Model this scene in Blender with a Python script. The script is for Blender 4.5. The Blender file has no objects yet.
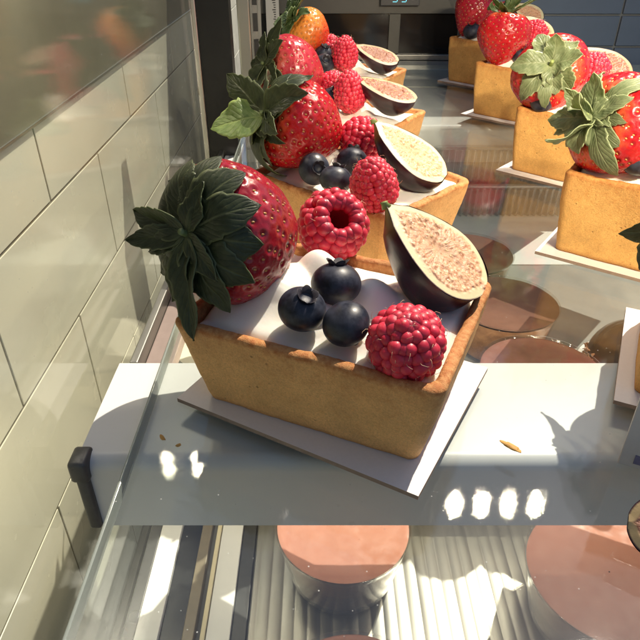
import bpy, bmesh, math, random
import numpy as np
from mathutils import Vector, Matrix, noise as mn
# All modelling is done in centimetres; CM turns it into metres on the way into Blender.
CM = 0.01
PI = math.pi
sc = bpy.context.scene
COL = sc.collection
rng = np.random.default_rng(7)
random.seed(7)

# ------------------------------------------------------------------ helpers
def tag(o, label=None, cat=None, group=None, kind=None):
    if label: o['label'] = label
    if cat: o['category'] = cat
    if group: o['group'] = group
    if kind: o['kind'] = kind
    return o

def empty(name, loc=(0, 0, 0), rot=None):
    o = bpy.data.objects.new(name, None)
    COL.objects.link(o)
    o.empty_display_size = .005
    place(o, loc, rot)
    return o

def place(o, loc, rot=None):
    m = Matrix.Translation(Vector(loc) * CM)
    if rot is not None:
        m = m @ (rot.to_4x4() if isinstance(rot, Matrix) else Matrix.Rotation(rot, 4, 'Z'))
    o.matrix_basis = m

def frame(zdir, xhint=(0, 0, 1), roll=0.0):
    """Rotation whose local Z looks along zdir, local X as near xhint as it can be."""
    z = Vector(zdir).normalized()
    x = Vector(xhint) - z * Vector(xhint).dot(z)
    if x.length < 1e-4: x = Vector((1, 0, 0)) - z * z.x
    x.normalize()
    y = z.cross(x)
    m = Matrix((x, y, z)).transposed()
    return m @ Matrix.Rotation(roll, 3, 'Z')

class G:
    """Collects vertices (cm) and faces for ONE mesh object."""
    def __init__(s): s.v = []; s.f = []; s.mi = []; s.n = 0; s.at = {}
    def add(s, v, f, mi=0, **at):
        v = np.asarray(v, float).reshape(-1, 3)
        s.v.append(v)
        s.f += [tuple(int(i) + s.n for i in q) for q in f]
        s.mi += [mi] * len(f)
        for k in set(list(at) + list(s.at)):
            s.at.setdefault(k, np.zeros(s.n))
            a = at.get(k, np.zeros(len(v)))
            s.at[k] = np.concatenate([s.at[k], np.broadcast_to(np.asarray(a, float).ravel(), (len(v),)) if np.ndim(a) == 0 else np.asarray(a, float).ravel()])
        s.n += len(v)
        return s
    def box(s, lo, hi, mi=0, bev=0.0):
        if bev > 0:
            bm = bmesh.new(); bmesh.ops.create_cube(bm, size=1)
            for v in bm.verts:
                v.co = Vector([(lo[i] + hi[i]) / 2 + v.co[i] * (hi[i] - lo[i]) for i in range(3)])
            bmesh.ops.bevel(bm, geom=bm.edges[:], offset=bev, segments=2, affect='EDGES', profile=.5)
            s.bm(bm, mi); return s
        x0, y0, z0 = lo; x1, y1, z1 = hi
        return s.add([(x0,y0,z0),(x1,y0,z0),(x1,y1,z0),(x0,y1,z0),(x0,y0,z1),(x1,y0,z1),(x1,y1,z1),(x0,y1,z1)],
                     [(0,3,2,1),(4,5,6,7),(0,1,5,4),(1,2,6,5),(2,3,7,6),(3,0,4,7)], mi)
    def bm(s, bm, mi=0):
        bm.verts.ensure_lookup_table(); bm.verts.index_update()
        s.add([v.co[:] for v in bm.verts], [[v.index for v in f.verts] for f in bm.faces], mi)
        bm.free()
    def grid(s, P, closed_u=False, closed_v=False, mi=0, flip=False, **at):
        P = np.asarray(P, float); nu, nv = P.shape[:2]
        f = []
        for i in range(nu if closed_u else nu - 1):
            for j in range(nv if closed_v else nv - 1):
                a, b, c, d = i*nv+j, ((i+1) % nu)*nv+j, ((i+1) % nu)*nv+(j+1) % nv, i*nv+(j+1) % nv
                f.append((a, d, c, b) if flip else (a, b, c, d))
        return s.add(P.reshape(-1, 3), f, mi, **at)
    def lathe(s, prof, n=64, mi=0, cap0=False, cap1=False, **at):
        prof = np.asarray(prof, float)
        a = np.linspace(0, 2*PI, n, endpoint=False)
        P = np.stack([np.outer(prof[:, 0], np.cos(a)), np.outer(prof[:, 0], np.sin(a)), np.repeat(prof[:, 1:2], n, 1)], -1)
        base = s.n
        s.grid(P, closed_v=True, mi=mi, flip=True)
        if cap0: s.f.append(tuple(base + i for i in range(n))[::-1]); s.mi.append(mi)
        if cap1: k = base + (len(prof)-1)*n; s.f.append(tuple(k + i for i in range(n))); s.mi.append(mi)
        return s
    def tube(s, pts, r, n=6, mi=0):
        pts = [Vector(p) for p in pts]
        rr = r if hasattr(r, '__len__') else [r]*len(pts)
        P = []
        for i, p in enumerate(pts):
            t = (pts[min(i+1, len(pts)-1)] - pts[max(i-1, 0)]).normalized()
            x = t.orthogonal().normalized() if i == 0 else (x - t*x.dot(t)).normalized()
            y = t.cross(x)
            P.append([(p + (x*math.cos(2*PI*k/n) + y*math.sin(2*PI*k/n))*rr[i])[:] for k in range(n)])
        b = s.n
        s.grid(P, closed_v=True, mi=mi, flip=True)
        s.f.append(tuple(b + k for k in range(n))[::-1]); s.mi.append(mi)
        k0 = b + (len(pts)-1)*n; s.f.append(tuple(k0 + k for k in range(n))); s.mi.append(mi)
        return s
    def mesh(s, name):
        me = bpy.data.meshes.new(name)
        v = np.concatenate(s.v) * CM
        me.from_pydata(v.tolist(), [], s.f)
        me.polygons.foreach_set('material_index', s.mi)
        for k, a in s.at.items():
            t = me.attributes.new(k, 'FLOAT', 'POINT'); t.data.foreach_set('value', a.astype(np.float32))
        return me
    def obj(s, name, mats, parent=None, smooth=True, auto=None):
        me = s.mesh(name)
        for m in (mats if isinstance(mats, (list, tuple)) else [mats]): me.materials.append(m)
        me.polygons.foreach_set('use_smooth', [smooth]*len(me.polygons))
        me.update()
        if auto: me.set_sharp_from_angle(angle=math.radians(auto))
        o = bpy.data.objects.new(name, me); COL.objects.link(o)
        if parent: o.parent = parent
        return o

def child_copy(src, parent):
    c = src.copy(); COL.objects.link(c); c.parent = parent
    return c

def kids(o):
    return [c for c in bpy.data.objects if c.parent == o]

def dup(root, loc, rot, label=None, group=None):
    r = root.copy(); COL.objects.link(r); place(r, loc, rot)
    if label: r['label'] = label
    if group: r['group'] = group
    for ch in kids(root):
        c = child_copy(ch, r)
        for g in kids(ch): child_copy(g, c)
    return r

# vectorised value noise
_perm = rng.integers(0, 2**31, 4096)
def vnoise(P, freq=1.0, seed=0):
    P = np.asarray(P, float) * freq + seed*17.31
    i = np.floor(P).astype(int); f = P - i; f = f*f*(3-2*f)
    def h(x, y, z): return ((_perm[(x*73 + y*151 + z*283 + _perm[(x + 57*y + 113*z) & 4095]) & 4095]) & 65535)/32767.5 - 1
    r = 0
    for dx in (0, 1):
        for dy in (0, 1):
            for dz in (0, 1):
                w = (f[..., 0] if dx else 1-f[..., 0])*(f[..., 1] if dy else 1-f[..., 1])*(f[..., 2] if dz else 1-f[..., 2])
                r = r + w*h(i[..., 0]+dx, i[..., 1]+dy, i[..., 2]+dz)
    return r
def fbm(P, freq, oct=3, seed=0):
    return sum(vnoise(P, freq*2**k, seed+k)*.5**k for k in range(oct))

# ------------------------------------------------------------------ materials
class N:
    def __init__(s, name):
        s.m = bpy.data.materials.new(name); s.m.use_nodes = True
        s.t = s.m.node_tree; s.b = s.t.nodes['Principled BSDF']; s.out = s.t.nodes['Material Output']
        s.co = s.n('ShaderNodeTexCoord').outputs['Object']
    def n(s, ty, **kw):
        x = s.t.nodes.new(ty)
        for k, v in kw.items(): setattr(x, k, v)
        return x
    def l(s, a, b): s.t.links.new(a, b); return s
    def noise(s, scale, detail=4, rough=.55, vec=None, dist=0):
        x = s.n('ShaderNodeTexNoise'); x.inputs['Scale'].default_value = scale; x.inputs['Detail'].default_value = detail
        x.inputs['Roughness'].default_value = rough; x.inputs['Distortion'].default_value = dist
        s.l(vec or s.co, x.inputs['Vector']); return x.outputs['Fac']
    def vor(s, scale, feature='F1', vec=None, rand=1.0):
        x = s.n('ShaderNodeTexVoronoi'); x.feature = feature; x.inputs['Scale'].default_value = scale
        x.inputs['Randomness'].default_value = rand
        s.l(vec or s.co, x.inputs['Vector']); return x
    def ramp(s, fac, *stops, interp='LINEAR'):
        x = s.n('ShaderNodeValToRGB'); r = x.color_ramp; r.interpolation = interp
        while len(r.elements) < len(stops): r.elements.new(.5)
        for e, (p, c) in zip(r.elements, stops):
            e.position = p; e.color = (*c, 1) if hasattr(c, '__len__') else (c, c, c, 1)
        s.l(fac, x.inputs[0]); return x.outputs[0]
    def mix(s, fac, a, b, mode='MIX'):
        x = s.n('ShaderNodeMix', data_type='RGBA', blend_type=mode)
        for v, k in ((fac, 0), (a, 6), (b, 7)):
            if hasattr(v, 'links'): s.l(v, x.inputs[k])
            elif k == 0: x.inputs[0].default_value = v
            else: x.inputs[k].default_value = (*v, 1)
        return x.outputs[2]
    def math(s, op, a, b=0.0):
        x = s.n('ShaderNodeMath', operation=op)
        for v, k in ((a, 0), (b, 1)):
            if hasattr(v, 'links'): s.l(v, x.inputs[k])
            else: x.inputs[k].default_value = v
        return x.outputs[0]
    def attr(s, name):
        return s.n('ShaderNodeAttribute', attribute_name=name).outputs['Fac']
    def vec(s, x, y, z=0.0):
        c = s.n('ShaderNodeCombineXYZ')
        for i, v in enumerate((x, y, z)):
            if hasattr(v, 'links'): s.l(v, c.inputs[i])
            else: c.inputs[i].default_value = v
        return c.outputs[0]
    def scale(s, v, k):
        m = s.n('ShaderNodeMapping'); m.inputs['Scale'].default_value = k; s.l(v, m.inputs['Vector']); return m.outputs[0]
    def bump(s, h, strength=.3, dist=.0005):
        x = s.n('ShaderNodeBump'); x.inputs['Strength'].default_value = strength; x.inputs['Distance'].default_value = dist
        s.l(h, x.inputs['Height']); s.l(x.outputs[0], s.b.inputs['Normal']); return x.outputs[0]
    def set(s, **kw):
        for k, v in kw.items():
            i = s.b.inputs[k.replace('_', ' ')]
            if hasattr(v, 'links'): s.l(v, i)
            else: i.default_value = (*v, 1) if hasattr(v, '__len__') and len(v) == 3 and i.type == 'RGBA' else v
        return s
    def sss(s, w, rad, scale):
        s.b.inputs['Subsurface Weight'].default_value = w
        s.b.inputs['Subsurface Radius'].default_value = rad
        s.b.inputs['Subsurface Scale'].default_value = scale
        return s

M = {}
def flat(name, col, rough=.5, metal=0.0, var=.12, nscale=400, bump=.05, **kw):
    a = N(name)
    f = a.noise(nscale, 5)
    a.set(Base_Color=a.mix(f, tuple(c*(1-var) for c in col), tuple(min(1, c*(1+var)) for c in col)), Roughness=rough, Metallic=metal, **kw)
    if bump: a.bump(f, bump, .0003)
    M[name] = a.m
    return a

def crust(name, base, toast):
    a = N(name)
    big = a.noise(90, 5, .6); fine = a.noise(1400, 4, .7); mid = a.noise(420, 4, .6)
    h = a.attr('h')
    c = a.mix(a.ramp(big, (.3, 0), (.7, 1)), tuple(x*.82 for x in base), tuple(x*1.12 for x in base))
    c = a.mix(a.ramp(fine, (.38, 0), (.70, .60)), c, tuple(x*.50 for x in base))
    c = a.mix(a.ramp(a.noise(3200, 2), (.55, 0), (.72, .5)), c, tuple(min(1, x*1.35) for x in base))
    c = a.mix(a.ramp(mid, (.52, 0), (.74, .45)), c, tuple(x*k for x, k in zip(base, (.72, .58, .45))))
    v = a.vor(260)
    pit = a.ramp(v.outputs['Distance'], (.05, 1), (.16, 0))
    gate = a.ramp(a.noise(150, 2), (.5, 0), (.58, 1))
    pit = a.math('MULTIPLY', pit, gate)
    tst = a.math('MULTIPLY', a.ramp(h, (.60, 0), (.90, .35), (1, 1)), a.ramp(mid, (.3, .35), (.65, 1)))
    c = a.mix(tst, c, toast)
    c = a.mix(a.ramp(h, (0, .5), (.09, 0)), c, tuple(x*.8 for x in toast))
    c = a.mix(a.math('MULTIPLY', pit, .6), c, tuple(x*.35 for x in base))
    hh = a.math('SUBTRACT', a.math('ADD', a.math('MULTIPLY', fine, .9), a.math('ADD', a.math('MULTIPLY', a.noise(3000, 2), .4), a.math('MULTIPLY', mid, .8))), a.math('MULTIPLY', pit, 1.2))
    a.bump(hh, .60, .0007)
    a.set(Base_Color=c, Roughness=.68, Specular_IOR_Level=.32)
    a.sss(.05, (1, .5, .2), .0012)
    M[name] = a.m
crust('crust', (.85, .48, .19), (.46, .165, .05))
crust('crust_gold', (.74, .42, .13), (.46, .18, .045))

def strawb(name, deep, lite, shoulder, start=.22):
    a = N(name)
    f = a.noise(160, 4); al = a.attr('along'); rim = a.attr('dimple')
    c = a.mix(a.ramp(f, (.3, 0), (.7, 1)), deep, lite)
    sh = a.math('ADD', al, a.math('MULTIPLY', a.math('SUBTRACT', a.noise(120, 3), .5), .35))
    c = a.mix(a.ramp(sh, (start*.4, 1), (start, 0)), c, shoulder)
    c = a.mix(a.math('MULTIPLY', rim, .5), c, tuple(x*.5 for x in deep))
    a.set(Base_Color=c, Roughness=a.ramp(a.noise(700, 3), (.3, .2), (.7, .34)), Specular_IOR_Level=.5, Coat_Weight=.12, Coat_Roughness=.12)
    a.sss(.35, (1, .16, .08), .0025)
    a.bump(a.math('ADD', a.noise(1500, 2), a.noise(500, 2)), .14, .0004)
    M[name] = a.m
strawb('berry_crimson', (.25, .005, .014), (.40, .010, .022), (.42, .04, .035), .10)
strawb('berry_red', (.36, .005, .010), (.52, .010, .014), (.60, .085, .03), .17)
strawb('berry_frosty', (.36, .012, .022), (.55, .04, .055), (.55, .10, .07), .15)
strawb('berry_orange', (.58, .03, .012), (.75, .09, .02), (.85, .30, .05), .55)
flat('seed', (.50, .24, .06), .35, var=.6, nscale=250)

def leaf(name, dark, lite, back):
    a = N(name)
    u, v = a.attr('lu'), a.attr('lv')
    av = a.math('ABSOLUTE', v)
    vein = a.math('SUBTRACT', a.math('MULTIPLY', u, 9), a.math('MULTIPLY', av, 3.2))
    w = a.math('POWER', a.math('ABSOLUTE', a.math('SINE', a.math('MULTIPLY', vein, PI))), .35)
    mid = a.ramp(av, (0, 1), (.09, 0))
    f = a.noise(260, 5, .6)
    c = a.mix(a.ramp(f, (.3, 0), (.72, 1)), dark, lite)
    c = a.mix(a.math('MULTIPLY', mid, .55), c, back)
    c = a.mix(a.ramp(av, (.86, 0), (1, .5)), c, tuple(x*1.5 for x in back))
    geo = a.n('ShaderNodeNewGeometry')
    c = a.mix(a.ramp(u, (0, .7), (.18, 0)), c, back)
    a.set(Base_Color=c, Roughness=.42, Specular_IOR_Level=.45)
    hgt = a.math('ADD', a.math('MULTIPLY', w, .6), a.math('SUBTRACT', a.math('MULTIPLY', f, .8), mid))
    nb = a.bump(hgt, .5, .0006)
    tr = a.n('ShaderNodeBsdfTranslucent'); a.l(a.mix(.5, c, (back[0]*1.6, back[1]*1.8, back[2]*.8)), tr.inputs[0]); a.l(nb, tr.inputs['Normal'])
    mx = a.n('ShaderNodeMixShader'); mx.inputs[0].default_value = .28
    a.l(a.b.outputs[0], mx.inputs[1]); a.l(tr.outputs[0], mx.inputs[2]); a.l(mx.outputs[0], a.out.inputs[0])
    M[name] = a.m
leaf('leaf_dark', (.026, .036, .016), (.072, .088, .040), (.18, .205, .095))
leaf('leaf_dry', (.13, .17, .075), (.27, .31, .165), (.40, .44, .25))
leaf('leaf_mid', (.05, .085, .03), (.12, .18, .065), (.26, .32, .14))
leaf('leaf_fresh', (.10, .16, .035), (.24, .32, .10), (.38, .45, .16))

a = N('raspberry')
f = a.noise(220, 3)
a.set(Base_Color=a.mix(a.math('MULTIPLY', a.math('ADD', a.attr('tone'), f), .5), (.46, .007, .034), (.80, .045, .085)), Roughness=a.ramp(a.noise(900, 3), (.3, .30), (.7, .55)), Specular_IOR_Level=.5)
a.sss(.55, (1, .14, .12), .0022); a.bump(a.noise(1800, 3), .18, .0003); M['raspberry'] = a.m
a = N('raspberry_core')
a.set(Base_Color=a.mix(a.noise(300, 3), (.60, .01, .02), (.80, .04, .05)), Roughness=.45); a.sss(.6, (1, .15, .1), .003); a.bump(a.noise(600, 3), .4, .0005); M['raspberry_core'] = a.m
flat('raspberry_hair', (.75, .50, .30), .5, var=.2)
a = N('blueberry')
f = a.noise(170, 5, .65); g = a.noise(900, 3)
c = a.mix(a.ramp(f, (.36, 0), (.68, 1)), (.008, .008, .014), (.042, .047, .070))
a.set(Base_Color=c, Roughness=a.ramp(f, (.35, .33), (.7, .6)), Specular_IOR_Level=.45)
a.bump(a.math('ADD', f, a.math('MULTIPLY', g, .4)), .12, .0004); M['blueberry'] = a.m
flat('blueberry_crown', (.020, .016, .022), .6, var=.5, nscale=500, bump=.4)

a = N('fig_skin')
f = a.noise(70, 5, .6); st = a.noise(500, 4, .6, a.scale(a.co, (.12, 1, 1)))
c = a.mix(a.ramp(f, (.35, 0), (.7, 1)), (.012, .005, .010), (.045, .014, .022))
c = a.mix(a.ramp(a.attr('stem'), (.0, .9), (.14, .35), (.22, 0)), c, (.30, .30, .07))
c = a.mix(a.ramp(st, (.55, 0), (.75, .35)), c, (.09, .03, .035))
a.set(Base_Color=c, Roughness=.30, Specular_IOR_Level=.5); a.bump(st, .15, .0005); M['fig_skin'] = a.m
def fig_face(name, rimc, pulp1, pulp2, pulp3):
    a = N(name)
    d, al, ra = a.attr('edge'), a.attr('around'), a.attr('radial')
    pol = a.vec(a.math('MULTIPLY', al, 2.4), a.math('MULTIPLY', ra, .45))
    fil = a.noise(11, 5, .65, pol)
    grn = a.noise(900, 3, .6)
    wob = a.math('ADD', d, a.math('MULTIPLY', a.math('SUBTRACT', a.noise(180, 3), .5), .42))
    flesh = a.mix(a.ramp(fil, (.38, 0), (.60, 1)), pulp1, pulp2)
    vs = a.vor(430)
    seed = a.math('MULTIPLY', a.ramp(vs.outputs['Distance'], (.20, 1), (.32, 0)), a.ramp(a.noise(230, 2), (.48, 0), (.56, 1)))
    flesh = a.mix(a.math('MULTIPLY', seed, .65), flesh, (.78, .56, .25))
    flesh = a.mix(a.ramp(grn, (.5, 0), (.75, .35)), flesh, pulp3)
    rim = a.mix(a.noise(250, 3), tuple(x*.88 for x in rimc), rimc)
    c = a.mix(a.ramp(wob, (.24, 0), (.38, 1)), rim, flesh)
    c = a.mix(a.ramp(a.math('ADD', d, a.math('MULTIPLY', a.noise(500, 2), .03)), (.035, 1), (.075, 0)), c, (.07, .02, .03))
    a.set(Base_Color=c, Roughness=a.ramp(wob, (.33, .5), (.45, .3)), Specular_IOR_Level=.5)
    a.sss(.3, (1, .55, .35), .002)
    a.bump(a.math('MULTIPLY', a.ramp(wob, (.33, .1), (.45, 1)), a.math('ADD', seed, a.math('ADD', fil, grn))), .6, .0007)
    M[name] = a.m
fig_face('fig_flesh', (.77, .66, .38), (.54, .22, .10), (.84, .54, .32), (.90, .70, .48))
fig_face('fig_flesh_ripe', (.50, .36, .18), (.22, .06, .042), (.42, .20, .12), (.50, .30, .18))
a = N('cream')
a.set(Base_Color=a.mix(a.noise(200, 3), (.90, .84, .72), (.93, .88, .78)), Roughness=.42, Specular_IOR_Level=.4); a.sss(.5, (1, .85, .62), .004)
a.bump(a.math('ADD', a.noise(900, 3), a.noise(220, 3)), .10, .0004); M['cream'] = a.m
a = flat('card', (.74, .71, .69), .55, var=.05, nscale=900, bump=.08)
a = flat('card_edge', (.30, .22, .17), .8, var=.3)

def glass(name, tint, rough, refl=1.0, dust=0.0, ior=1.5, edge=None):
    """Pane of glass: what lies behind shows through, the surface mirrors by Fresnel and carries a little dust."""
    a = N(name)
    t = a.n('ShaderNodeBsdfTransparent'); t.inputs[0].default_value = (*tint, 1)
    g = a.n('ShaderNodeBsdfGlossy'); g.inputs[0].default_value = (1, 1, 1, 1)
    sm = a.noise(35, 4, .6); sp = a.noise(1500, 2)
    a.l(a.math('ADD', a.math('MULTIPLY', a.ramp(sm, (.35, 0), (.75, 1)), rough), rough*.5), g.inputs['Roughness'])
    bp = a.n('ShaderNodeBump'); bp.inputs['Strength'].default_value = .12; bp.inputs['Distance'].default_value = .0003
    a.l(a.math('ADD', sm, a.math('MULTIPLY', sp, .22)), bp.inputs['Height']); a.l(bp.outputs[0], g.inputs['Normal'])
    lw = a.n('ShaderNodeLayerWeight'); lw.inputs[0].default_value = .5      # Schlick, alike from both sides of the pane
    f0 = ((ior-1)/(ior+1))**2
    fr = a.math('ADD', f0, a.math('MULTIPLY', a.math('POWER', lw.outputs['Facing'], 5.0), 1-f0))
    mx = a.n('ShaderNodeMixShader'); a.l(a.math('MINIMUM', a.math('MULTIPLY', fr, refl), 1.0), mx.inputs[0])
    a.l(t.outputs[0], mx.inputs[1]); a.l(g.outputs[0], mx.inputs[2])
    last = mx.outputs[0]
    if dust:
        v = a.vor(230); spk = a.ramp(v.outputs['Distance'], (.03, 1), (.075, 0))
        spk = a.math('MULTIPLY', spk, a.ramp(a.noise(60, 3), (.5, 0), (.62, 1)))
        veil = a.math('MULTIPLY', a.ramp(a.noise(18, 5, .65, None, .6), (.35, .3), (.8, 1)), dust)
        d = a.n('ShaderNodeBsdfDiffuse'); d.inputs[0].default_value = (.85, .85, .82, 1)
        m2 = a.n('ShaderNodeMixShader'); a.l(a.math('MAXIMUM', a.math('MULTIPLY', spk, .5), veil), m2.inputs[0])
        a.l(last, m2.inputs[1]); a.l(d.outputs[0], m2.inputs[2]); last = m2.outputs[0]
    a.l(last, a.out.inputs[0])
    M[name] = a.m
    return a
glass('shelf_glass', (.955, .975, .965), .028, 1.0, dust=.006)
glass('pane_glass', (.95, .96, .935), .05, .62, dust=.02)
glass('clear_plastic', (.93, .92, .90), .05, .8, dust=.004, ior=1.5)
glass('fluted_plastic', (.70, .70, .68), .10, 3.0, dust=.30, ior=1.6)
glass('droplet', (.97, .97, .97), .01, 1.6, ior=1.33)
a = N('glass_edge')
t = a.n('ShaderNodeBsdfTransparent'); t.inputs[0].default_value = (.70, .76, .72, 1)
a.set(Base_Color=(.40, .44, .41), Roughness=.12, Specular_IOR_Level=.9)
mx = a.n('ShaderNodeMixShader'); mx.inputs[0].default_value = .62
a.l(t.outputs[0], mx.inputs[1]); a.l(a.b.outputs[0], mx.inputs[2]); a.l(mx.outputs[0], a.out.inputs[0]); M['glass_edge'] = a.m

flat('painted_steel', (.68, .675, .66), .34, var=.025, nscale=120, bump=.03, Specular_IOR_Level=.5)
flat('white_rail', (.78, .78, .77), .35, var=.04, nscale=150)
flat('black_plastic', (.075, .072, .068), .42, var=.25, nscale=600, bump=.15)
flat('black_panel', (.010, .010, .010), .30, var=.3, nscale=60)
flat('dark_rail', (.045, .046, .048), .38, var=.35, nscale=300, bump=.15)
flat('brown_rail', (.20, .165, .11), .4, var=.2, nscale=200)
flat('cream_seal', (.70, .62, .42), .5, var=.1)
flat('brown_reflection', (.30, .235, .21), .35, var=.15, nscale=150)
a = N('brushed_metal')
st = a.noise(300, 5, .6, a.scale(a.co, (1, .03, 1)))
a.set(Base_Color=a.mix(st, (.24, .235, .215), (.38, .37, .34)), Metallic=1.0, Roughness=a.ramp(st, (.3, .36), (.7, .50))); a.bump(st, .08, .0003); M['brushed_metal'] = a.m
a = N('chrome'); a.set(Base_Color=(.66, .65, .61), Metallic=1.0, Roughness=.30); M['chrome'] = a.m
flat('deck', (.25, .245, .225), .30, var=.18, nscale=60, bump=.06)
flat('deck_white', (.66, .66, .63), .38, var=.05, nscale=80)
flat('grout', (.17, .155, .11), .85, var=.2, nscale=600, bump=.3)
a = N('tile')
f = a.noise(22, 4); 
a.set(Base_Color=a.mix(f, (.74, .72, .60), (.82, .80, .69)), Roughness=a.ramp(a.noise(30, 3), (.3, .16), (.7, .30)), Specular_IOR_Level=.5); a.bump(a.noise(40, 3), .05, .001); M['tile'] = a.m
flat('shaded_wall', (.17, .16, .115), .40, var=.2, nscale=30)
flat('floor_grey', (.12, .12, .11), .5, var=.15, nscale=30)
a = N('dark_glass'); a.set(Base_Color=(.012, .012, .013), Roughness=.10, Specular_IOR_Level=.6); M['dark_glass'] = a.m
flat('slate_panel', (.115, .145, .195), .30, var=.1, nscale=40)
flat('grey_band', (.10, .095, .08), .35, var=.25, nscale=40)
flat('pale_frame', (.22, .225, .22), .3, var=.1, nscale=60)
flat('tag_plastic', (.56, .54, .51), .38, var=.05)
flat('tag_ink', (.16, .155, .26), .45, var=.2, nscale=500)
flat('paper', (.62, .60, .54), .6, var=.06)
flat('ink', (.04, .04, .04), .6)
a = N('display_glow'); a.set(Base_Color=(.1, .5, .6), Emission_Color=(.25, .85, 1.0), Emission_Strength=.7); M['display_glow'] = a.m
def glaze(name, c1, c2, rough, wav=.3):
    a = N(name); f = a.noise(60, 4, .6, None, .8)
    a.set(Base_Color=a.mix(f, c1, c2), Roughness=a.ramp(a.noise(200, 3), (.3, rough*.7), (.7, rough*1.3)), Specular_IOR_Level=.5)
    a.sss(.15, (1, .5, .3), .002); a.bump(f, wav, .0012); M[name] = a.m
glaze('pink_glaze', (.34, .135, .09), (.44, .195, .135), .6, .14)
glaze('choc_glaze', (.13, .062, .044), (.20, .10, .075), .16, .12)
glaze('rose_choc_glaze', (.13, .055, .042), (.24, .105, .085), .2, .2)
glaze('dark_choc', (.022, .014, .010), (.05, .03, .02), .2, .2)
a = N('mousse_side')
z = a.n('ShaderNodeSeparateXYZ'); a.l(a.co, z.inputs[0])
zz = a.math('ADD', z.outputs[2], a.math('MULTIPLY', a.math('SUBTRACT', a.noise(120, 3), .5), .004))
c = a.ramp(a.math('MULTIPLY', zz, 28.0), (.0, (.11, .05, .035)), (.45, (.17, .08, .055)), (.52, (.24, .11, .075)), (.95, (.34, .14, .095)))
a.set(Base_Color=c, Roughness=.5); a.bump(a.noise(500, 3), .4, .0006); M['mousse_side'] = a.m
a = N('mousse_side_tan')
a.set(Base_Color=a.ramp(a.noise(160, 4), (.3, (.36, .17, .09)), (.7, (.62, .33, .18))), Roughness=.5); a.bump(a.noise(500, 3), .4, .0006); M['mousse_side_tan'] = a.m
flat('flake', (.42, .20, .10), .4, var=.3, nscale=300)
flat('custard', (.80, .76, .62), .4, var=.04, nscale=80)
flat('crumb', (.55, .30, .08), .7, var=.3, nscale=900, bump=.5)

# ------------------------------------------------------------------ setting
def structure(o, label=None): o['kind'] = 'structure'; return o
g = G(); g.box((-14.6, -20, -34), (70, 110, -33))
structure(g.obj('floor', M['floor_grey']))
# lower level of the case, two heights
g = G(); g.box((-9.5, 24.2, -10.6), (60, 47.9, -9.6)); structure(g.obj('lower_deck', M['deck'], smooth=False))
g = G(); g.box((-9.5, 48, -10.6), (60, 86, -9.55)); structure(g.obj('rear_deck', M['deck_white'], smooth=False))
g = G(); g.box((-9.5, 23.2, -13.8), (60, 24.1, -9.7)); structure(g.obj('deck_riser', M['brushed_metal'], smooth=False))
# corrugated bright tray floor under the front row of cups
xs = np.linspace(-3.4, 52, 1400); ys = np.linspace(0, 23.1, 12)
X, Y = np.meshgrid(xs, ys, indexing='ij')
Z = -12.62 + .03*np.abs(np.sin(X*PI/.62))**.7 + .015*np.sin(X*3.1+Y*.2)
g = G(); g.grid(np.stack([X, Y, Z], -1), flip=False); structure(g.obj('ribbed_deck', M['brushed_metal']))
g = G(); g.box((-9.5, -6, -14.2), (60, 23.1, -12.9)); structure(g.obj('front_deck', M['deck'], smooth=False))

# tiled wall beyond the side pane: every tile a bevelled block over a grout bed
wall = empty('tile_wall', (-15, 40, -5))
tag(wall, 'beige glazed tile wall in running bond beyond the side pane', 'wall')
g = G(); g.box((-1.2, -60, -32), (-.06, 60, 11.8)); g.obj('grout_bed', M['grout'], wall)
g = G()
TW, TH = 17.3, 7.48
for r in range(-4, 2):
    z0 = 2.58 + 5 + r*TH
    off = (41.2 if r % 2 == 1 else 32.6) - 40
    for k in range(-5, 6):
        y0 = off + k*TW
        z1 = min(z0 + TH, 11.8)
        g.box((-.5, y0+.09, z0+.09), (0, y0+TW-.09, z1-.09), bev=.025)
g.obj('tiles', M['tile'], wall, smooth=False)
o = G().box((-16.2, -20, 6.85), (-14.9, 100, 34)).obj('shaded_wall', M['shaded_wall'], smooth=False)  # shaded upper part of the tile wall; the shade is its dark colour
tag(o, 'upper tile wall in shade, the shade put into a dark plain colour', 'wall')
o = G().box((-14.95, -20, 6.78), (-14.8, 100, 6.95), bev=.03).obj('shade_edge_strip', M['chrome'], smooth=False)  # added strip marking the edge of the painted shade
tag(o, 'thin added strip along the shadow edge on the tile wall', 'trim')

# ------------------------------------------------------------------ glass shelf, brackets, rails
shelf = empty('glass_shelf', (20, 40, 0))
tag(shelf, 'clear glass shelf carrying the fruit tarts in two rows', 'shelf')
def slab(x0, x1, y0, y1, z0, z1):
    v = [(x0,y0,z0),(x1,y0,z0),(x1,y1,z0),(x0,y1,z0),(x0,y0,z1),(x1,y0,z1),(x1,y1,z1),(x0,y1,z1)]
    return v
g = G(); v = slab(-26.7, 40, -36, 44, -.6, 0)
g.add(v, [(0,3,2,1), (4,5,6,7)], 0); g.add(v, [(0,1,5,4),(1,2,6,5),(2,3,7,6),(3,0,4,7)], 1)
g.obj('glass_pane', [M['shelf_glass'], M['glass_edge']], shelf, smooth=False)
# polished edge strip: the ground arris catches light
g = G(); g.box((-26.86, -36, -.52), (-26.705, 44, -.08), bev=.06); g.obj('polished_edge', M['glass_edge'], shelf)

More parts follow.
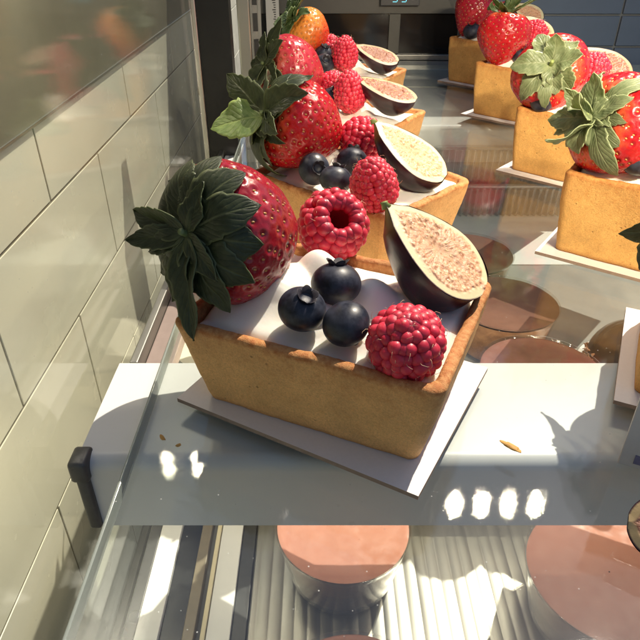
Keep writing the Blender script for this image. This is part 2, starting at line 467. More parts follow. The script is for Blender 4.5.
def bracket(y0, y1, x0, label, drop=3.5, x1=60):
    b = empty('shelf_bracket', (0, y0, -.66))
    tag(b, label, 'bracket', 'painted steel brackets under the glass shelf')
    prof = []                                    # (y, z) bent sheet seen from the end
    R = .55
    prof.append((y1-y0, 0))
    for k in range(9):
        t = PI/2*k/8; prof.append((R - R*math.sin(t), -R + R*math.cos(t)))
    prof.append((0, -drop))
    inner = [(y1-y0, -.14)] + [(R - (R-.14)*math.sin(PI/2*k/8), -R + (R-.14)*math.cos(PI/2*k/8)) for k in range(9)] + [(.14, -drop)]
    ring = prof + inner[::-1]
    P = [[(x, a, z) for a, z in ring] for x in (x0, x1)]
    g = G(); g.grid(P, closed_v=True)
    n = len(ring); g.f.append(tuple(range(n))); g.mi.append(0); g.f.append(tuple(range(n, 2*n))[::-1]); g.mi.append(0)
    g.obj('steel_sheet', M['painted_steel'], b, auto=35)
    return b
br = bracket(16.05, 22.0, -8.9, 'pale painted steel bracket under the glass in front of the nearest tart')
# black end clip of the front bracket
g = G()
g.box((-9.15, -.28, -.85), (-8.45, .75, .12), bev=.14)
g.box((-9.0, -.22, -3.45), (-8.52, .16, -.6), bev=.1)
g.obj('end_clip', M['black_plastic'], br)
bracket(59, 74.5, -8.0, 'wide pale steel bracket under the rear of the glass shelf')
# side rail that carries the glass at the left
r = empty('side_rail', (-7.6, 44, -1)); tag(r, 'metal side rail along the left edge of the glass shelf', 'rail')
G().box((-.55, -21.8, -1.2), (.75, 22, -.5), bev=.05).obj('rail_body', M['brown_reflection'], r, smooth=False)  # light metal; the brown it reflects is put into its colour
G().box((-.95, -21.8, -1.2), (-.56, 22, .25), bev=.06).obj('rail_lip', M['brushed_metal'], r, smooth=False)
G().box((-.5, 6, -.45), (.72, 22, -.2), bev=.05).obj('lit_rail_top', M['white_rail'], r, smooth=False)  # far stretch of the same rail, painted white where it is lit

# lower side rails, running back at the left of the lower level
for x0, x1, z1, m, nm, lab in ((-9.3, -8.72, -12.3, 'dark_rail', 'frame_rail', 'dark grey narrow rail beside the side pane'),
                               (-8.7, -7.6, -12.25, 'white_rail', 'frame_rail', 'white rail between dark grey and black rails'),
                               (-7.58, -6.48, -12.5, 'black_panel', 'frame_rail', 'wide black channel between white and brown rails'),
                               (-6.46, -5.92, -12.2, 'brown_rail', 'frame_rail', 'brown rail right of the wide black channel'),
                               (-5.6, -5.38, -12.1, 'cream_seal', 'seal_strip', 'thin cream seal strip beside the brightest white rail'),
                               (-5.34, -4.22, -12.2, 'white_rail', 'frame_rail', 'bright white rail nearest the ribbed metal deck'),
                               (-4.2, -3.5, -12.4, 'dark_rail', 'frame_rail', 'dark grey rail at the edge of the ribbed deck')):
    o = G().box((x0, -4, -12.88), (x1, 23.05, z1), bev=.04).obj(nm, M[m], smooth=False)
    tag(o, lab, 'rail' if nm == 'frame_rail' else 'seal', 'long rails at the left of the lower level')

# side pane
o = G().box((-9.9, -8, -12.8), (-9.6, 74, 24)).obj('glazing', M['pane_glass'], smooth=False)
tag(o, 'upright glass side pane of the case in front of the tile wall', 'glass pane')

# corner post: black panel with bright trim
p = empty('corner_post', (-8.2, 52, 5)); tag(p, 'black upright corner panel with a silver trim edge', 'post')
G().box((-1.15, 0, -15), (1.3, 1.5, 7.5)).obj('black_panel', M['black_panel'], p, smooth=False)
G().box((-1.52, -.25, -15), (-1.16, 1.2, 7.5), bev=.08).obj('silver_trim', M['chrome'], p, smooth=False)
p = empty('glazing_bracket', (-10.4, 64, 1.5)); tag(p, 'small silver glazing bracket joining the side pane to the corner panel', 'bracket')
G().box((-1.6, -.8, -.4), (.9, .8, .4), bev=.12).obj('clamp_plate', M['brushed_metal'], p, smooth=False)

# slotted shelf standard
p = empty('shelf_standard', (-7.0, 66, 0)); tag(p, 'bright metal shelf standard with a column of dark slots', 'post')
G().box((-1.0, 0, -10), (.25, 1.2, 11), bev=.15).obj('post_body', M['chrome'], p, smooth=False)
g = G()
for z in np.arange(-8, 10.5, 2.3):
    g.box((.31, -.02, z), (.70, .5, z+.55), 0)
g.box((.27, 0, -10), (.44, .5, 11)); g.box((1.02, 0, -10), (1.3, .5, 11)); g.box((.45, .1, -10), (1.0, .5, 11))
g.obj('slotted_strip', M['chrome'], p, smooth=False)
g = G()
for z in np.arange(-7.3, 9.5, 2.3): g.box((.5, .04, z), (.96, .09, z+1.6))
g.obj('slot', M['ink'], p, smooth=False)

# back of the case
bk = empty('rear_door', (0, 86, 0)); tag(bk, 'dark glazed rear door of the case with grey frame bars', 'door')
G().box((-9, 0, -10), (17.5, .6, 46)).obj('dark_glass', M['dark_glass'], bk, smooth=False)  # raised out of view so the shelf glass mirrors dark instead of sky
G().box((-9, -.5, .25), (17.5, -.02, .95), bev=.1).obj('bottom_bar', M['brushed_metal'], bk, smooth=False)
G().box((-9, -.35, -3.2), (17.5, -.02, .15), bev=.05).obj('bottom_rail', M['pale_frame'], bk, smooth=False)
G().box((-9, -.5, 5.7), (17.5, -.02, 9.6), bev=.08).obj('upper_band', M['grey_band'], bk, smooth=False)
G().box((8.7, -.3, 1.0), (10.1, -.02, 5.65), bev=.06).obj('upright_stripe', M['grey_band'], bk, smooth=False)  # pale reflection on the door glass, built as a solid stripe
G().box((-5.9, -.3, 1.0), (-5.0, -.02, 5.65), bev=.06).obj('upright_stripe', M['grey_band'], bk, smooth=False)
o = empty('temperature_display', (9.8, 85.4, 6.95)); tag(o, 'small black digital display with pale blue digits on the rear door', 'display')
G().box((-2.4, -.6, -.3), (2.4, 0, 1.6), bev=.1).obj('housing', M['black_plastic'], o, smooth=False)
g = G()
for x in (-.9, .2):
    for (a, b, c, d) in ((0, 0, .5, .08), (0, .42, .5, .5), (0, .84, .5, .92), (.5, .08, .58, .42), (.5, .5, .58, .84)):
        g.box((x+a, -.66, b+.12), (x+c, -.605, d+.12))
g.obj('digit', M['display_glow'], o, smooth=False)
pp = empty('paper_strip', (-5.6, 84, 5)); tag(pp, 'pale paper strip with dark print beside the shelf standard', 'label')
G().box((-1.0, 0, -2.4), (.6, .1, 5)).obj('paper', M['paper'], pp, smooth=False)
g = G()
for k in range(26):
    w = .1 + .25*random.random(); g.box((.1-w, -.03, -2.1+k*.26), (.2, -.006, -2.0+k*.26))
g.obj('print', M['ink'], pp, smooth=False)
sp = empty('slate_drawers', (34, 86, 0)); tag(sp, 'slate blue panels with pale seams at the right of the case back', 'panel')
g = G()
for z0, z1 in ((-3.2, 1.7), (1.95, 5.4), (5.65, 12), (12.25, 22), (22.25, 46)):  # unseen upper rows added to keep bright sky out of the shelf reflection
    for x0, x1 in ((-16.3, 3.6), (3.85, 26)):
        g.box((x0, -.3, z0), (x1, .3, z1), bev=.08)
g.obj('panel', M['slate_panel'], sp, smooth=False)
G().box((-16.4, .1, -10), (26, .6, 46)).obj('backing', M['pale_frame'], sp, smooth=False)
o = G().box((-8, 75, -1.2), (60, 85.3, -.65)).obj('rear_ledge', M['deck_white'], smooth=False)
tag(o, 'pale flat ledge at the foot of the rear door', 'ledge')

# fluted clear trays at the back of the lower level
def fluted(loc, label, H, wid=44, dep=7):
    t = empty('fluted_tray', loc); tag(t, label, 'tray', 'fluted clear plastic trays on the lower level')
    xs = np.linspace(-wid/2, wid/2, int(wid/.052))
    w = .24*np.sin(xs*2*PI/.62)
    P = []
    for z, o_ in ((0, .1), (.12, 0), (H-.5, -.25), (H-.35, -.25)):
        P.append(np.stack([xs, w + o_, np.full_like(xs, z)], -1))
    g = G(); g.grid(np.array(P)); g.obj('fluted_wall', M['fluted_plastic'], t)
    g = G(); g.box((-wid/2, -.45, H-.34), (wid/2, .05, H-.05), bev=.08); g.box((-wid/2, dep-.1, 0), (wid/2, dep, H-.05)); 
    for s in (-1, 1): g.box((s*wid/2-.05, .05, 0), (s*wid/2+.05, dep-.12, H-.3))
    g.obj('rim', M['fluted_plastic'], t, smooth=False)
    return t
fluted((15, 58.4, -9.5), 'fluted clear tray standing on the white rear deck', 3.4)
fluted((15, 58.8, -6.05), 'fluted clear tray stacked on another tray', 3.6)

# ------------------------------------------------------------------ tarts
def rrect(hx, hy, r, n):
    """n points round a rounded rectangle, evenly by angle parameter along its perimeter."""
    segs = []; per = 0
    L = [2*(hx-r), 2*(hy-r)]; arc = PI/2*r
    order = [(hx, -(hy-r), 0, L[1]), None]
    pts = []
    seq = []
    seq.append(('l', (hx, -(hy-r)), (hx, hy-r), L[1])); seq.append(('a', (hx-r, hy-r), 0, arc))
    seq.append(('l', (hx-r, hy), (-(hx-r), hy), L[0])); seq.append(('a', (-(hx-r), hy-r), PI/2, arc))
    seq.append(('l', (-hx, hy-r), (-hx, -(hy-r)), L[1])); seq.append(('a', (-(hx-r), -(hy-r)), PI, arc))
    seq.append(('l', (-(hx-r), -hy), (hx-r, -hy), L[0])); seq.append(('a', (hx-r, -(hy-r)), 1.5*PI, arc))
    cnt = [int(n*.17), int(n*.05), int(n*.23), int(n*.05)]*2
    for s_, c in zip(seq, cnt):
        for k in range(c):
            t = k/c
            if s_[0] == 'l': pts.append((s_[1][0]+(s_[2][0]-s_[1][0])*t, s_[1][1]+(s_[2][1]-s_[1][1])*t))
            else: pts.append((s_[1][0]+r*math.cos(s_[2]+PI/2*t), s_[1][1]+r*math.sin(s_[2]+PI/2*t)))
    return np.array(pts)

def make_shell(L, W, tp, H, seed, n=400):
    prof = []       # offset, z, corner radius, h attr
    th = .44
    prof += [(-.55, 0, .3, 0), (-.12, 0, .35, 0), (-.03, .03, .38, 0), (0, .12, .4, .03)]
    for k in range(1, 26):
        t = k/26; prof.append((tp*t + .05*math.sin(PI*t), .12+(H-.28)*t, .4+.15*t, .05+.9*t))
    for k in range(9):
        a = PI*k/8; prof.append((tp - th/2 + th/2*math.cos(a), H-.16+.17*math.sin(a), .5-.1*k/8, 1.0))
    for k in range(1, 12):
        t = k/11; prof.append((tp - th - .25*t, H-.16-1.5*t, .35, 1-.35*t))
    P = []; hs = []
    for o, z, r, hh in prof:
        q = rrect(L/2+o, W/2+o, r, n)
        P.append(np.column_stack([q, np.full(len(q), z)])); hs.append(np.full(len(q), hh))
    P = np.array(P); hs = np.array(hs)
    nz = fbm(P, .8, 2, seed)*.045 + fbm(P, 3.2, 3, seed+5)*.012 + vnoise(P, 11, seed+9)*.007
    ctr = P[..., :2]/np.maximum(1e-6, np.linalg.norm(P[..., :2], axis=-1, keepdims=True))
    up = np.clip((P[..., 2]-H*.75)/(H*.25), 0, 1)
    P[..., :2] += ctr*nz[..., None]
    edge = np.column_stack([P[20, :, 0], P[20, :, 1], np.zeros(P.shape[1])])
    wav = fbm(edge, .7, 2, seed+20)*.07 + fbm(edge, 3.5, 2, seed+30)*.016
    P[..., 2] += wav[None, :]*up + up*vnoise(P, 6, seed+40)*.018
    P[:4, :, 2] = np.maximum(P[:4, :, 2], 0)
    g = G(); g.grid(P, closed_v=True, flip=True, h=hs)
    m = P.shape[1]; g.f.append(tuple(range(m))); g.mi.append(0)
    return g

def make_cream(L, W, tp, H, seed, lumps):
    hx, hy = L/2+tp-.42, W/2+tp-.42
    u = np.linspace(-1, 1, 120); X, Y = np.meshgrid(u*hx, u*hy, indexing='ij')
    Z = np.full_like(X, H-.30)
    for (lx, ly, hh, sx, sy, an) in lumps:
        c, s_ = math.cos(an), math.sin(an)
        dx, dy = (X-lx)*c+(Y-ly)*s_, -(X-lx)*s_+(Y-ly)*c
        d = (dx/sx)**2+(dy/sy)**2
        Z = np.maximum(Z, (H-.30) + hh*np.exp(-d*.9)) + .25*hh*np.exp(-d*1.2)
    # folds left by the piping
    ph = np.arctan2(Y+.4, X+1.2)*2.5 + np.hypot(X+1.2, Y+.4)*3.2
    P0 = np.stack([X, Y, X*0], -1)
    Z += .085*np.abs(np.sin(ph*.5 + 1.2*vnoise(P0, .5, seed)))**.6 + .14*vnoise(P0, .6, seed+3) + .02*vnoise(P0, 2.2, seed+4)
    e = np.minimum(hx-np.abs(X), hy-np.abs(Y))
    Z -= .35*np.exp(-(e/.25)**2)
    g = G(); g.grid(np.stack([X, Y, Z], -1)); return g

def make_board(L, W, th=.18):
    g = G(); g.box((-L/2, -W/2, 0), (L/2, W/2, th)); g.mi = [1, 0, 1, 1, 1, 1]
    return g

LUMPS = [(-2.3, -.5, 1.1, 1.7, 1.7, 0), (-1.35, .75, 1.35, 1.15, 1.05, .4), (1.0, .55, .95, 1.1, .95, .5), (-1.9, -1.35, 1.05, 1.0, .75, .3), (-.4, -1.2, .7, 1.2, .8, 0), (2.7, -.6, .35, 1.2, 1.2, 0), (1.1, -1.9, .35, 1.5, .6, 0)]
shells = {}
def tart(kind, x, y, yaw, label, group, blabel, seed, boff=(0, 0), byaw=None, bdim=None):
    L, W, tp, H, cm_ = (8.5, 6.2, .69, 3.83, 'crust') if kind == 'low' else (8.2, 6.0, .30, 4.55, 'crust_gold')
    bd = make_board(*(bdim or (L+1.5, W+1.6))).obj('cake_board', [M['card'], M['card_edge']], smooth=False)
    tag(bd, blabel, 'cake board', 'white card boards under the tarts')
    place(bd, (x+boff[0], y+boff[1], .006), byaw if byaw is not None else yaw)
    t = empty('fruit_tart', (x, y, .19), yaw); tag(t, label, 'tart', group)
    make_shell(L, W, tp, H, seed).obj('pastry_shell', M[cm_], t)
    lm = [(a+random.uniform(-.2, .2), b+random.uniform(-.2, .2), h*random.uniform(.8, 1.1), sx, sy, an) for a, b, h, sx, sy, an in LUMPS]
    make_cream(L, W, tp, H, seed+50, lm).obj('cream', M['cream'], t)
    return t
GL, GR = 'fruit tarts in the left row on the glass', 'fruit tarts in the right row on the glass'
tart('low', .77, 19.74, -.426, 'nearest rectangular fruit tart, standing over the front steel bracket', GL, 'white card board under the nearest tart', 1, (-.06, -.14), -.508, (10.05, 7.83))
tart('low', 2.12, 32.98, -.74, 'second fruit tart behind the nearest one, pale green leaf hanging over its left end', GL, 'white card board under the second tart of the left row', 2)
tart('low', 1.73, 46.08, -.56, 'third fruit tart of the left row, under the frosty pink strawberry', GL, 'white card board under the third tart of the left row', 3)
tart('low', 2.10, 60.4, -.50, 'farthest fruit tart of the left row, under the orange strawberry', GL, 'white card board under the farthest tart of the left row', 4)
def corner(px, py, yaw, L=8.2, W=6.0):
    c, s_ = math.cos(yaw), math.sin(yaw)
    return px + c*L/2 - s_*W/2, py + s_*L/2 + c*W/2
for (px, py, yaw, lab, bl, sd) in (
    (13.17, 31.52, -.62, 'golden fruit tart under the big strawberry with long green leaves', 'white card board under the golden tart with the long leaves', 11),
    (14.12, 44.7, -.72, 'golden fruit tart whose strawberry turns its leafy end outwards', 'white card board under the tart with the outward leafy strawberry', 12),
    (14.49, 60.26, -.74, 'golden fruit tart under the upright strawberry with a stem', 'white card board under the tart with the stemmed strawberry', 13),
    (14.53, 74.38, -.78, 'farthest golden fruit tart, at the back of the right row', 'white card board under the farthest golden tart', 14)):
    cx, cy = corner(px, py, yaw)
    tart('high', cx, cy, yaw, lab, GR, bl, sd)
cx, cy = corner(12.35, 18.9, -.45)
tart('high', cx, cy, -.45, 'golden fruit tart cut off by the frame, behind the price tag', GR, 'white card board behind the price tag', 15, (.12, .0))

# ------------------------------------------------------------------ strawberries
def straw_mesh(R, Ln, seed, nt=150, na=200, nseeds=330, squash=1.0):
    t = np.linspace(.003, .999, nt); a = np.linspace(0, 2*PI, na, endpoint=False)
    def prof(t):
        r = R*np.sin(PI*np.clip(t, 0, 1)**.70)**.62
        z = Ln*(t - .5) + .35*np.exp(-(t/.05)**2)
        return r, z
    def P_of(t, a):
        r, z = prof(t)
        P = np.stack([r*np.cos(a), r*np.sin(a)*squash, z + 0*a], -1)
        b = 1 + .07*fbm(P, .35, 2, seed) + .02*fbm(P, 1.1, 2, seed+3)
        P[..., :2] *= b[..., None]
        return P
    T, A = np.meshgrid(t, a, indexing='ij')
    P = P_of(T, A)
    def normals(P):
        du = np.gradient(P, axis=0); dv = (np.roll(P, -1, 1)-np.roll(P, 1, 1))
        n_ = np.cross(dv, du); n_ /= np.maximum(1e-9, np.linalg.norm(n_, axis=-1, keepdims=True)); return n_
    Nn = normals(P)
    if (Nn[nt//2, 0]*P[nt//2, 0]).sum() < 0: Nn = -Nn
    # seeds, evenly by area
    tt = np.linspace(.02, .985, 800); r, z = prof(tt)
    ds = np.hypot(np.gradient(r), np.gradient(z))*r; cum = np.cumsum(ds); cum /= cum[-1]
    k = (np.arange(nseeds)+.5)/nseeds
    st = np.interp(k, cum, tt); sa = (np.arange(nseeds)*2.39996) % (2*PI)
    sa = sa + .06*rng.standard_normal(nseeds)
    S = P_of(st, sa)
    ti = np.clip(np.round((st-.003)/.996*(nt-1)).astype(int), 1, nt-2); ai = np.round(sa/(2*PI)*na).astype(int) % na
    SN = Nn[ti, ai]
    V = P.reshape(-1, 3); disp = np.zeros(len(V)); dim = np.zeros(len(V))
    for c0 in range(0, len(V), 6000):
        d2 = ((V[c0:c0+6000, None, :]-S[None])**2).sum(-1).min(1); d = np.sqrt(d2)
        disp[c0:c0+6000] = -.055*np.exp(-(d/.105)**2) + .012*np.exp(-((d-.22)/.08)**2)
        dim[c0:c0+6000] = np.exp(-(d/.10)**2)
    P = P + Nn*disp.reshape(nt, na)[..., None]
    g = G(); g.grid(P, closed_v=True, along=T, dimple=dim)
    m = na; g.f.append(tuple(range(m))[::-1]); g.mi.append(0); b = (nt-1)*na; g.f.append(tuple(b+i for i in range(m))); g.mi.append(0)
    # fix winding so normals point out
    gs = G()
    u, w = np.meshgrid(np.linspace(0, PI, 6), np.linspace(0, 2*PI, 8, endpoint=False), indexing='ij')
    el = np.stack([.045*np.sin(u)*np.cos(w), .032*np.sin(u)*np.sin(w), .072*np.cos(u)*(1+.3*np.cos(u))], -1)
    for p_, n_ in zip(S, SN):
        n3 = Vector(n_.tolist()); zt = Vector((0, 0, 1)); tdir = (zt - n3*zt.dot(n3))
        if tdir.length < .05: continue
        tdir.normalize(); b3 = n3.cross(tdir)
        Rm = np.array([b3[:], n3[:], tdir[:]])
        gs.grid((el.reshape(-1, 3) @ Rm + p_ - n_*.045).reshape(el.shape), closed_v=True)
    return g, gs

def leaf_part(g, az, ln, wd, th0, kap, r0=.10, z0=-.05, seed=0, fold=.25, twist=0.0, curl=0.0, side=0.0, ragged=1.0, berry=None):
    """One sepal: leaves the stem radially at azimuth az; th0/kap bend it down over the fruit (+z) or up (-).
    berry = (R, Ln, cz): the sepal is laid on the fruit wherever it would sink into it."""
    nu, nv = 34, 13
    u = np.linspace(0, 1, nu); v = np.linspace(-1, 1, nv)
    th = th0 + kap*u + curl*u**3
    dr = np.cos(th)*ln/(nu-1); dz = np.sin(th)*ln/(nu-1)
    r = r0 + np.concatenate([[0], np.cumsum(dr)[:-1]]); z = z0 + np.concatenate([[0], np.cumsum(dz)[:-1]])
    w = wd/2*(.22*(1-u)**2 + np.sin(PI*np.clip(u, 0, 1)**.80)**.80)
    U, Vv = np.meshgrid(u, v, indexing='ij')
    q = np.stack([U*3.2, np.sign(Vv)*2.0, np.full_like(U, seed*3.7)], -1)
    edge = 1 + ragged*(.16*fbm(q, 1.0, 2, 2) + np.where(U > .38, .16*(((U*(4.5+seed % 3) + .31*seed + .5*(Vv > 0)) % 1.0)-.55), 0))
    off = w[:, None]*Vv*edge
    zn = np.sin(th)[:, None]; cn = np.cos(th)[:, None]
    tw = twist*U
    lift = fold*np.abs(off) + .10*np.sin(U*8+seed)*Vv*w[:, None] + .09*np.sin(U*13+seed*2.1)*np.abs(Vv)*w[:, None] + off*np.tan(tw)*.8
    lift = lift + .05*ragged*fbm(np.stack([U*4, Vv*1.5, np.full_like(U, seed*1.3)], -1), 1.0, 2, 6)
    R_ = r[:, None] + zn*lift; Zz = z[:, None] - cn*lift
    T_ = off + side*U**2*ln
    ca, sa = math.cos(az), math.sin(az)
    if berry:
        Rb, Lb, cz = berry
        t = np.linspace(.0, 1, 260)
        pr = Rb*np.sin(PI*t**.70)**.62*1.05; pz = Lb*(t-.5) + .35*np.exp(-(t/.05)**2) - cz
        nr_, nz_ = np.gradient(pz), -np.gradient(pr); nl = np.hypot(nr_, nz_)+1e-9; nr_, nz_ = nr_/nl, nz_/nl
        rr = np.hypot(R_, T_).ravel(); zz = Zz.ravel()
        k = ((rr[:, None]-pr[None])**2 + (zz[:, None]-pz[None])**2).argmin(1)
        sd = (rr-pr[k])*nr_[k] + (zz-pz[k])*nz_[k]
        lay = .06 + .035*(seed % 4)
        push = np.maximum(0, lay - sd)
        nr2 = rr + push*nr_[k]; zz = zz + push*nz_[k]
        f = (nr2/np.maximum(rr, 1e-6)).reshape(R_.shape); R_ = R_*f; T_ = T_*f; Zz = zz.reshape(R_.shape)
    P = np.stack([R_*ca - T_*sa, R_*sa + T_*ca, Zz], -1)
    g.grid(P, lu=U, lv=Vv)

def calyx_mesh(leaves, berry):
    g = G()
    for i, lf in enumerate(leaves): leaf_part(g, seed=i+1, berry=berry, **lf)
    return g
def rnd_leaves(n, ln, wd, th0=-.15, kap=.7, seed=0, var=.3, wild=.25):
    r_ = np.random.default_rng(seed); out = []
    for k in range(n):
        out.append(dict(az=2*PI*k/n + r_.normal(0, .12), ln=ln*(1+r_.uniform(-var, var)), wd=wd*(1+r_.uniform(-.25, .3)),
                        th0=th0+r_.normal(0, wild), kap=kap+r_.normal(0, .45), fold=r_.uniform(-.1, .5), twist=r_.normal(0, .45), curl=r_.normal(0, wild*2.5), side=r_.normal(0, .14), ragged=1.3))
    return out

def strawberry(loc, axis, roll, R, Ln, mat, leafmat, leaves, label, seed, cz=None, stem=.6, hi=False, squash=1.0, xh=(0, 0, 1), extra=None):
    o = empty('strawberry', loc, frame(axis, xh, roll)); tag(o, label, 'strawberry', 'strawberries on the tarts')
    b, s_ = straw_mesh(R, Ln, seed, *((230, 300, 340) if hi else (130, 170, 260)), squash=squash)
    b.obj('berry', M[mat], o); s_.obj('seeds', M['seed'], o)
    cz = (-Ln/2 + .28) if cz is None else cz
    g = calyx_mesh(leaves, (R, Ln, cz)); c = g.obj('calyx', M[leafmat], o); c.location = (0, 0, cz*CM)
    md = c.modifiers.new('thick', 'SOLIDIFY'); md.thickness = .035*CM; md.offset = 0
    g = G(); pts = [(0, 0, .1), (.02, .01, -stem*.4), (.06, .03, -stem*.8), (.10, .05, -stem)]
    g.tube(pts, [.16, .12, .11, .12], 12)
    st = g.obj('stem', M['leaf_mid' if leafmat == 'leaf_dark' else 'leaf_fresh'], o); st.location = (0, 0, cz*CM)
    if extra:
        g = G(); leaf_part(g, **extra[0]); e = g.obj('loose_leaf', M[extra[1]], o); e.location = (0, 0, cz*CM)
        md = e.modifiers.new('thick', 'SOLIDIFY'); md.thickness = .035*CM; md.offset = 0
    return o

# hero strawberry: sepals set one by one (azimuth measured round the fruit's axis)
HL = []
for az, ln, wd, th0, kap, fold, curl in (
        (0.0, 2.9, 1.5, .25, .5, .1, -.3), (.48, 3.0, 1.6, .2, .6, .1, -.5), (.95, 2.8, 1.5, .2, .6, .1, -.2), (1.42, 3.0, 1.6, .2, .6, .1, -.6),
        (1.9, 3.1, 1.5, .15, .5, .15, -.4), (2.4, 3.2, 1.5, .05, .45, .2, -.2), (2.85, 3.9, 1.25, -.05, .15, .35, .0), (3.35, 2.9, 1.4, .0, .5, .2, -.5),
        (3.85, 2.8, 1.4, .05, .5, .2, -.3), (4.35, 2.8, .85, -.25, .1, .4, -.2), (4.75, 2.9, .95, -.2, .2, .4, .1), (5.25, 2.8, 1.5, .15, .5, .1, -.4), (5.75, 2.9, 1.6, .2, .5, .1, -.3),
        (.25, 2.0, 1.0, -.1, .3, .2, -.3), (2.1, 2.2, .9, -.1, .3, .25, -.3), (4.1, 2.0, .8, -.3, .3, .3, .2)):
    HL.append(dict(az=az, ln=ln*.93, wd=wd, th0=th0, kap=kap, fold=fold, twist=.2*math.sin(az*3), curl=curl))
strawberry((-3.05, 21.0, 6.15), (.62, .72, -.32), 0, 2.6, 5.3, 'berry_crimson', 'leaf_dark', HL,
           'large crimson strawberry with dark leaves on the left end of the nearest tart', 3, stem=.35, hi=True)
strawberry((-1.0, 34.0, 6.3), (.80, .42, -.40), .3, 2.45, 5.2, 'berry_red', 'leaf_dark', rnd_leaves(13, 2.7, 1.35, -.1, .75, 5),
           'bright red strawberry with wide drooping leaves on the second tart', 21, stem=.3, hi=True,
           extra=(dict(az=3.5, ln=2.9, wd=2.3, th0=-.95, kap=.35, seed=4, fold=.1), 'leaf_fresh'))
strawberry((-2.0, 47.9, 6.3), (.78, .50, -.36), 1.1, 2.45, 5.4, 'berry_frosty', 'leaf_dark', rnd_leaves(13, 2.6, 1.25, -.15, .8, 8),
           'frosty pinkish strawberry with dull dark leaves on the third tart of the left row', 33, stem=.3)
strawberry((-1.0, 62.4, 6.6), (.62, .30, -.70), .5, 2.2, 4.8, 'berry_orange', 'leaf_mid', rnd_leaves(8, 2.2, 1.4, -.5, .6, 11),
           'orange strawberry on the farthest tart of the left row', 44, stem=.3)
strawberry((15.8, 32.3, 6.8), (.90, .32, -.28), .2, 2.55, 5.4, 'berry_red', 'leaf_dry', rnd_leaves(15, 2.5, 1.05, -.25, .7, 14, .35, .42),
           'big strawberry with long green leaves on the foremost golden tart in full view', 55, stem=.5, hi=True)
strawberry((16.0, 45.6, 6.6), (.30, .84, -.46), .0, 2.5, 5.2, 'berry_red', 'leaf_dry', rnd_leaves(11, 2.4, 1.35, -.05, .7, 17, .3, .3),
           'strawberry with its leafy end and cut stem turned outwards', 66, stem=.55)
strawberry((16.4, 60.4, 6.6), (-.12, -.25, -.96), .3, 2.3, 4.8, 'berry_red', 'leaf_mid', rnd_leaves(10, 2.5, .75, -.35, .25, 20, .3, .3),
           'upright strawberry with a stem and flat spread leaves', 77, stem=2.2)
strawberry((16.7, 74.8, 6.9), (-.45, -.25, -.85), .7, 2.2, 4.8, 'berry_crimson', 'leaf_dark', rnd_leaves(8, 2.0, .8, -.3, .5, 23),
           'strawberry leaning on the farthest golden tart', 88, stem=.4)
strawberry((15.15, 20.4, 6.2), (.86, .42, -.28), .4, 2.3, 5.0, 'berry_crimson', 'leaf_dark', rnd_leaves(13, 2.6, 1.3, -.1, .9, 26),
           'strawberry with dark leaves cut off by the frame above the price tag', 99, stem=.3)

# ------------------------------------------------------------------ raspberries
def ico(n):
    bm = bmesh.new(); bmesh.ops.create_icosphere(bm, subdivisions=n, radius=1)
    bm.verts.index_update(); v = np.array([q.co[:] for q in bm.verts]); f = [[q.index for q in p.verts] for p in bm.faces]; bm.free(); return v, f
ICO2, ICO3 = ico(2), ico(3)
def raspberry_mesh(R, Ln, hole, d, seed, hi):
    """Local +Z points out of the open end; tip at -Z."""
    r_ = np.random.default_rng(seed); iv, fc = ICO3 if hi else ICO2
    g = G(); gh = G()
    s = 0; rows = []
    # profile from lip to tip
    t = np.linspace(0, 1, 300); r0 = (hole + d*.5)/R; pr = R*np.where(t < .36, r0 + (1-r0)*np.sin(PI/2*np.clip(t/.36, 0, 1))**.7, np.sqrt(np.clip(1-(np.clip(t-.36, 0, 1)/.64)**2.1, 0, 1))); pz = Ln*(.5-t)
    sl = np.concatenate([[0], np.cumsum(np.hypot(np.diff(pr), np.diff(pz)))])
    nr = max(4, int(sl[-1]/(d*.80)))
    if hole: rows.append((hole + d*.28, Ln*.5 - d*.02, 1))
    for k in range(nr+1):
        q = sl[-1]*k/nr; rows.append((np.interp(q, sl, pr), np.interp(q, sl, pz), 0))
    for ri, (r, z, inner) in enumerate(rows):
        m = max(1, int(round(2*PI*max(r-.0, 0)/(d*.93)))) if r > d*.35 else 1
        for j in range(m):
            a = 2*PI*(j+.5*(ri % 2))/m + r_.normal(0, .06)
            rr = (r if m > 1 else 0) - d*.38 + r_.normal(0, .02)
            if m == 1: rr = 0
            c = np.array([rr*math.cos(a), rr*math.sin(a), z - (d*.3 if m == 1 and z > 0 else 0) + (d*.3 if m == 1 else 0) + r_.normal(0, .02)])
            sc_ = d*.5*np.array([1.30, 1.30, 1.26])*r_.uniform(.94, 1.10)
            v = iv*(1 + .09*vnoise(iv, 1.1, ri*7+j))[:, None]*sc_ + c
            g.add(v, fc, tone=r_.random())
            if r_.random() < .55 and not inner:
                n_ = np.array([math.cos(a)*rr, math.sin(a)*rr, z*.5]); n_ = n_/max(1e-6, np.linalg.norm(n_))
                p0 = c + n_*d*.5; tn = r_.normal(0, 1, 3); tn -= n_*tn.dot(n_); tn /= np.linalg.norm(tn)
                ln = r_.uniform(.16, .34)
                gh.tube([p0-n_*.03, p0+n_*ln*.4+tn*ln*.15, p0+n_*ln*.6+tn*ln*.6, p0+n_*ln*.55+tn*ln*.8], [.008, .007, .005, .004], 4)
    gc = G()
    if hole:
        prof = [(hole+d*.1, Ln*.5-d*.15), (hole*.95, Ln*.5-d*.5), (hole*.75, Ln*.1), (hole*.4, -Ln*.15), (.01, -Ln*.22)]
    else:
        prof = [(.01, Ln*.38)]
    body = [(max(.02, np.interp(x, t, pr)-d*.55), Ln*(.5-x)) for x in np.linspace(.06, .95, 14)]
    gc.lathe(prof[::-1] + body + [(.01, -Ln*.42)], 28)
    return g, gh, gc
RV = {}
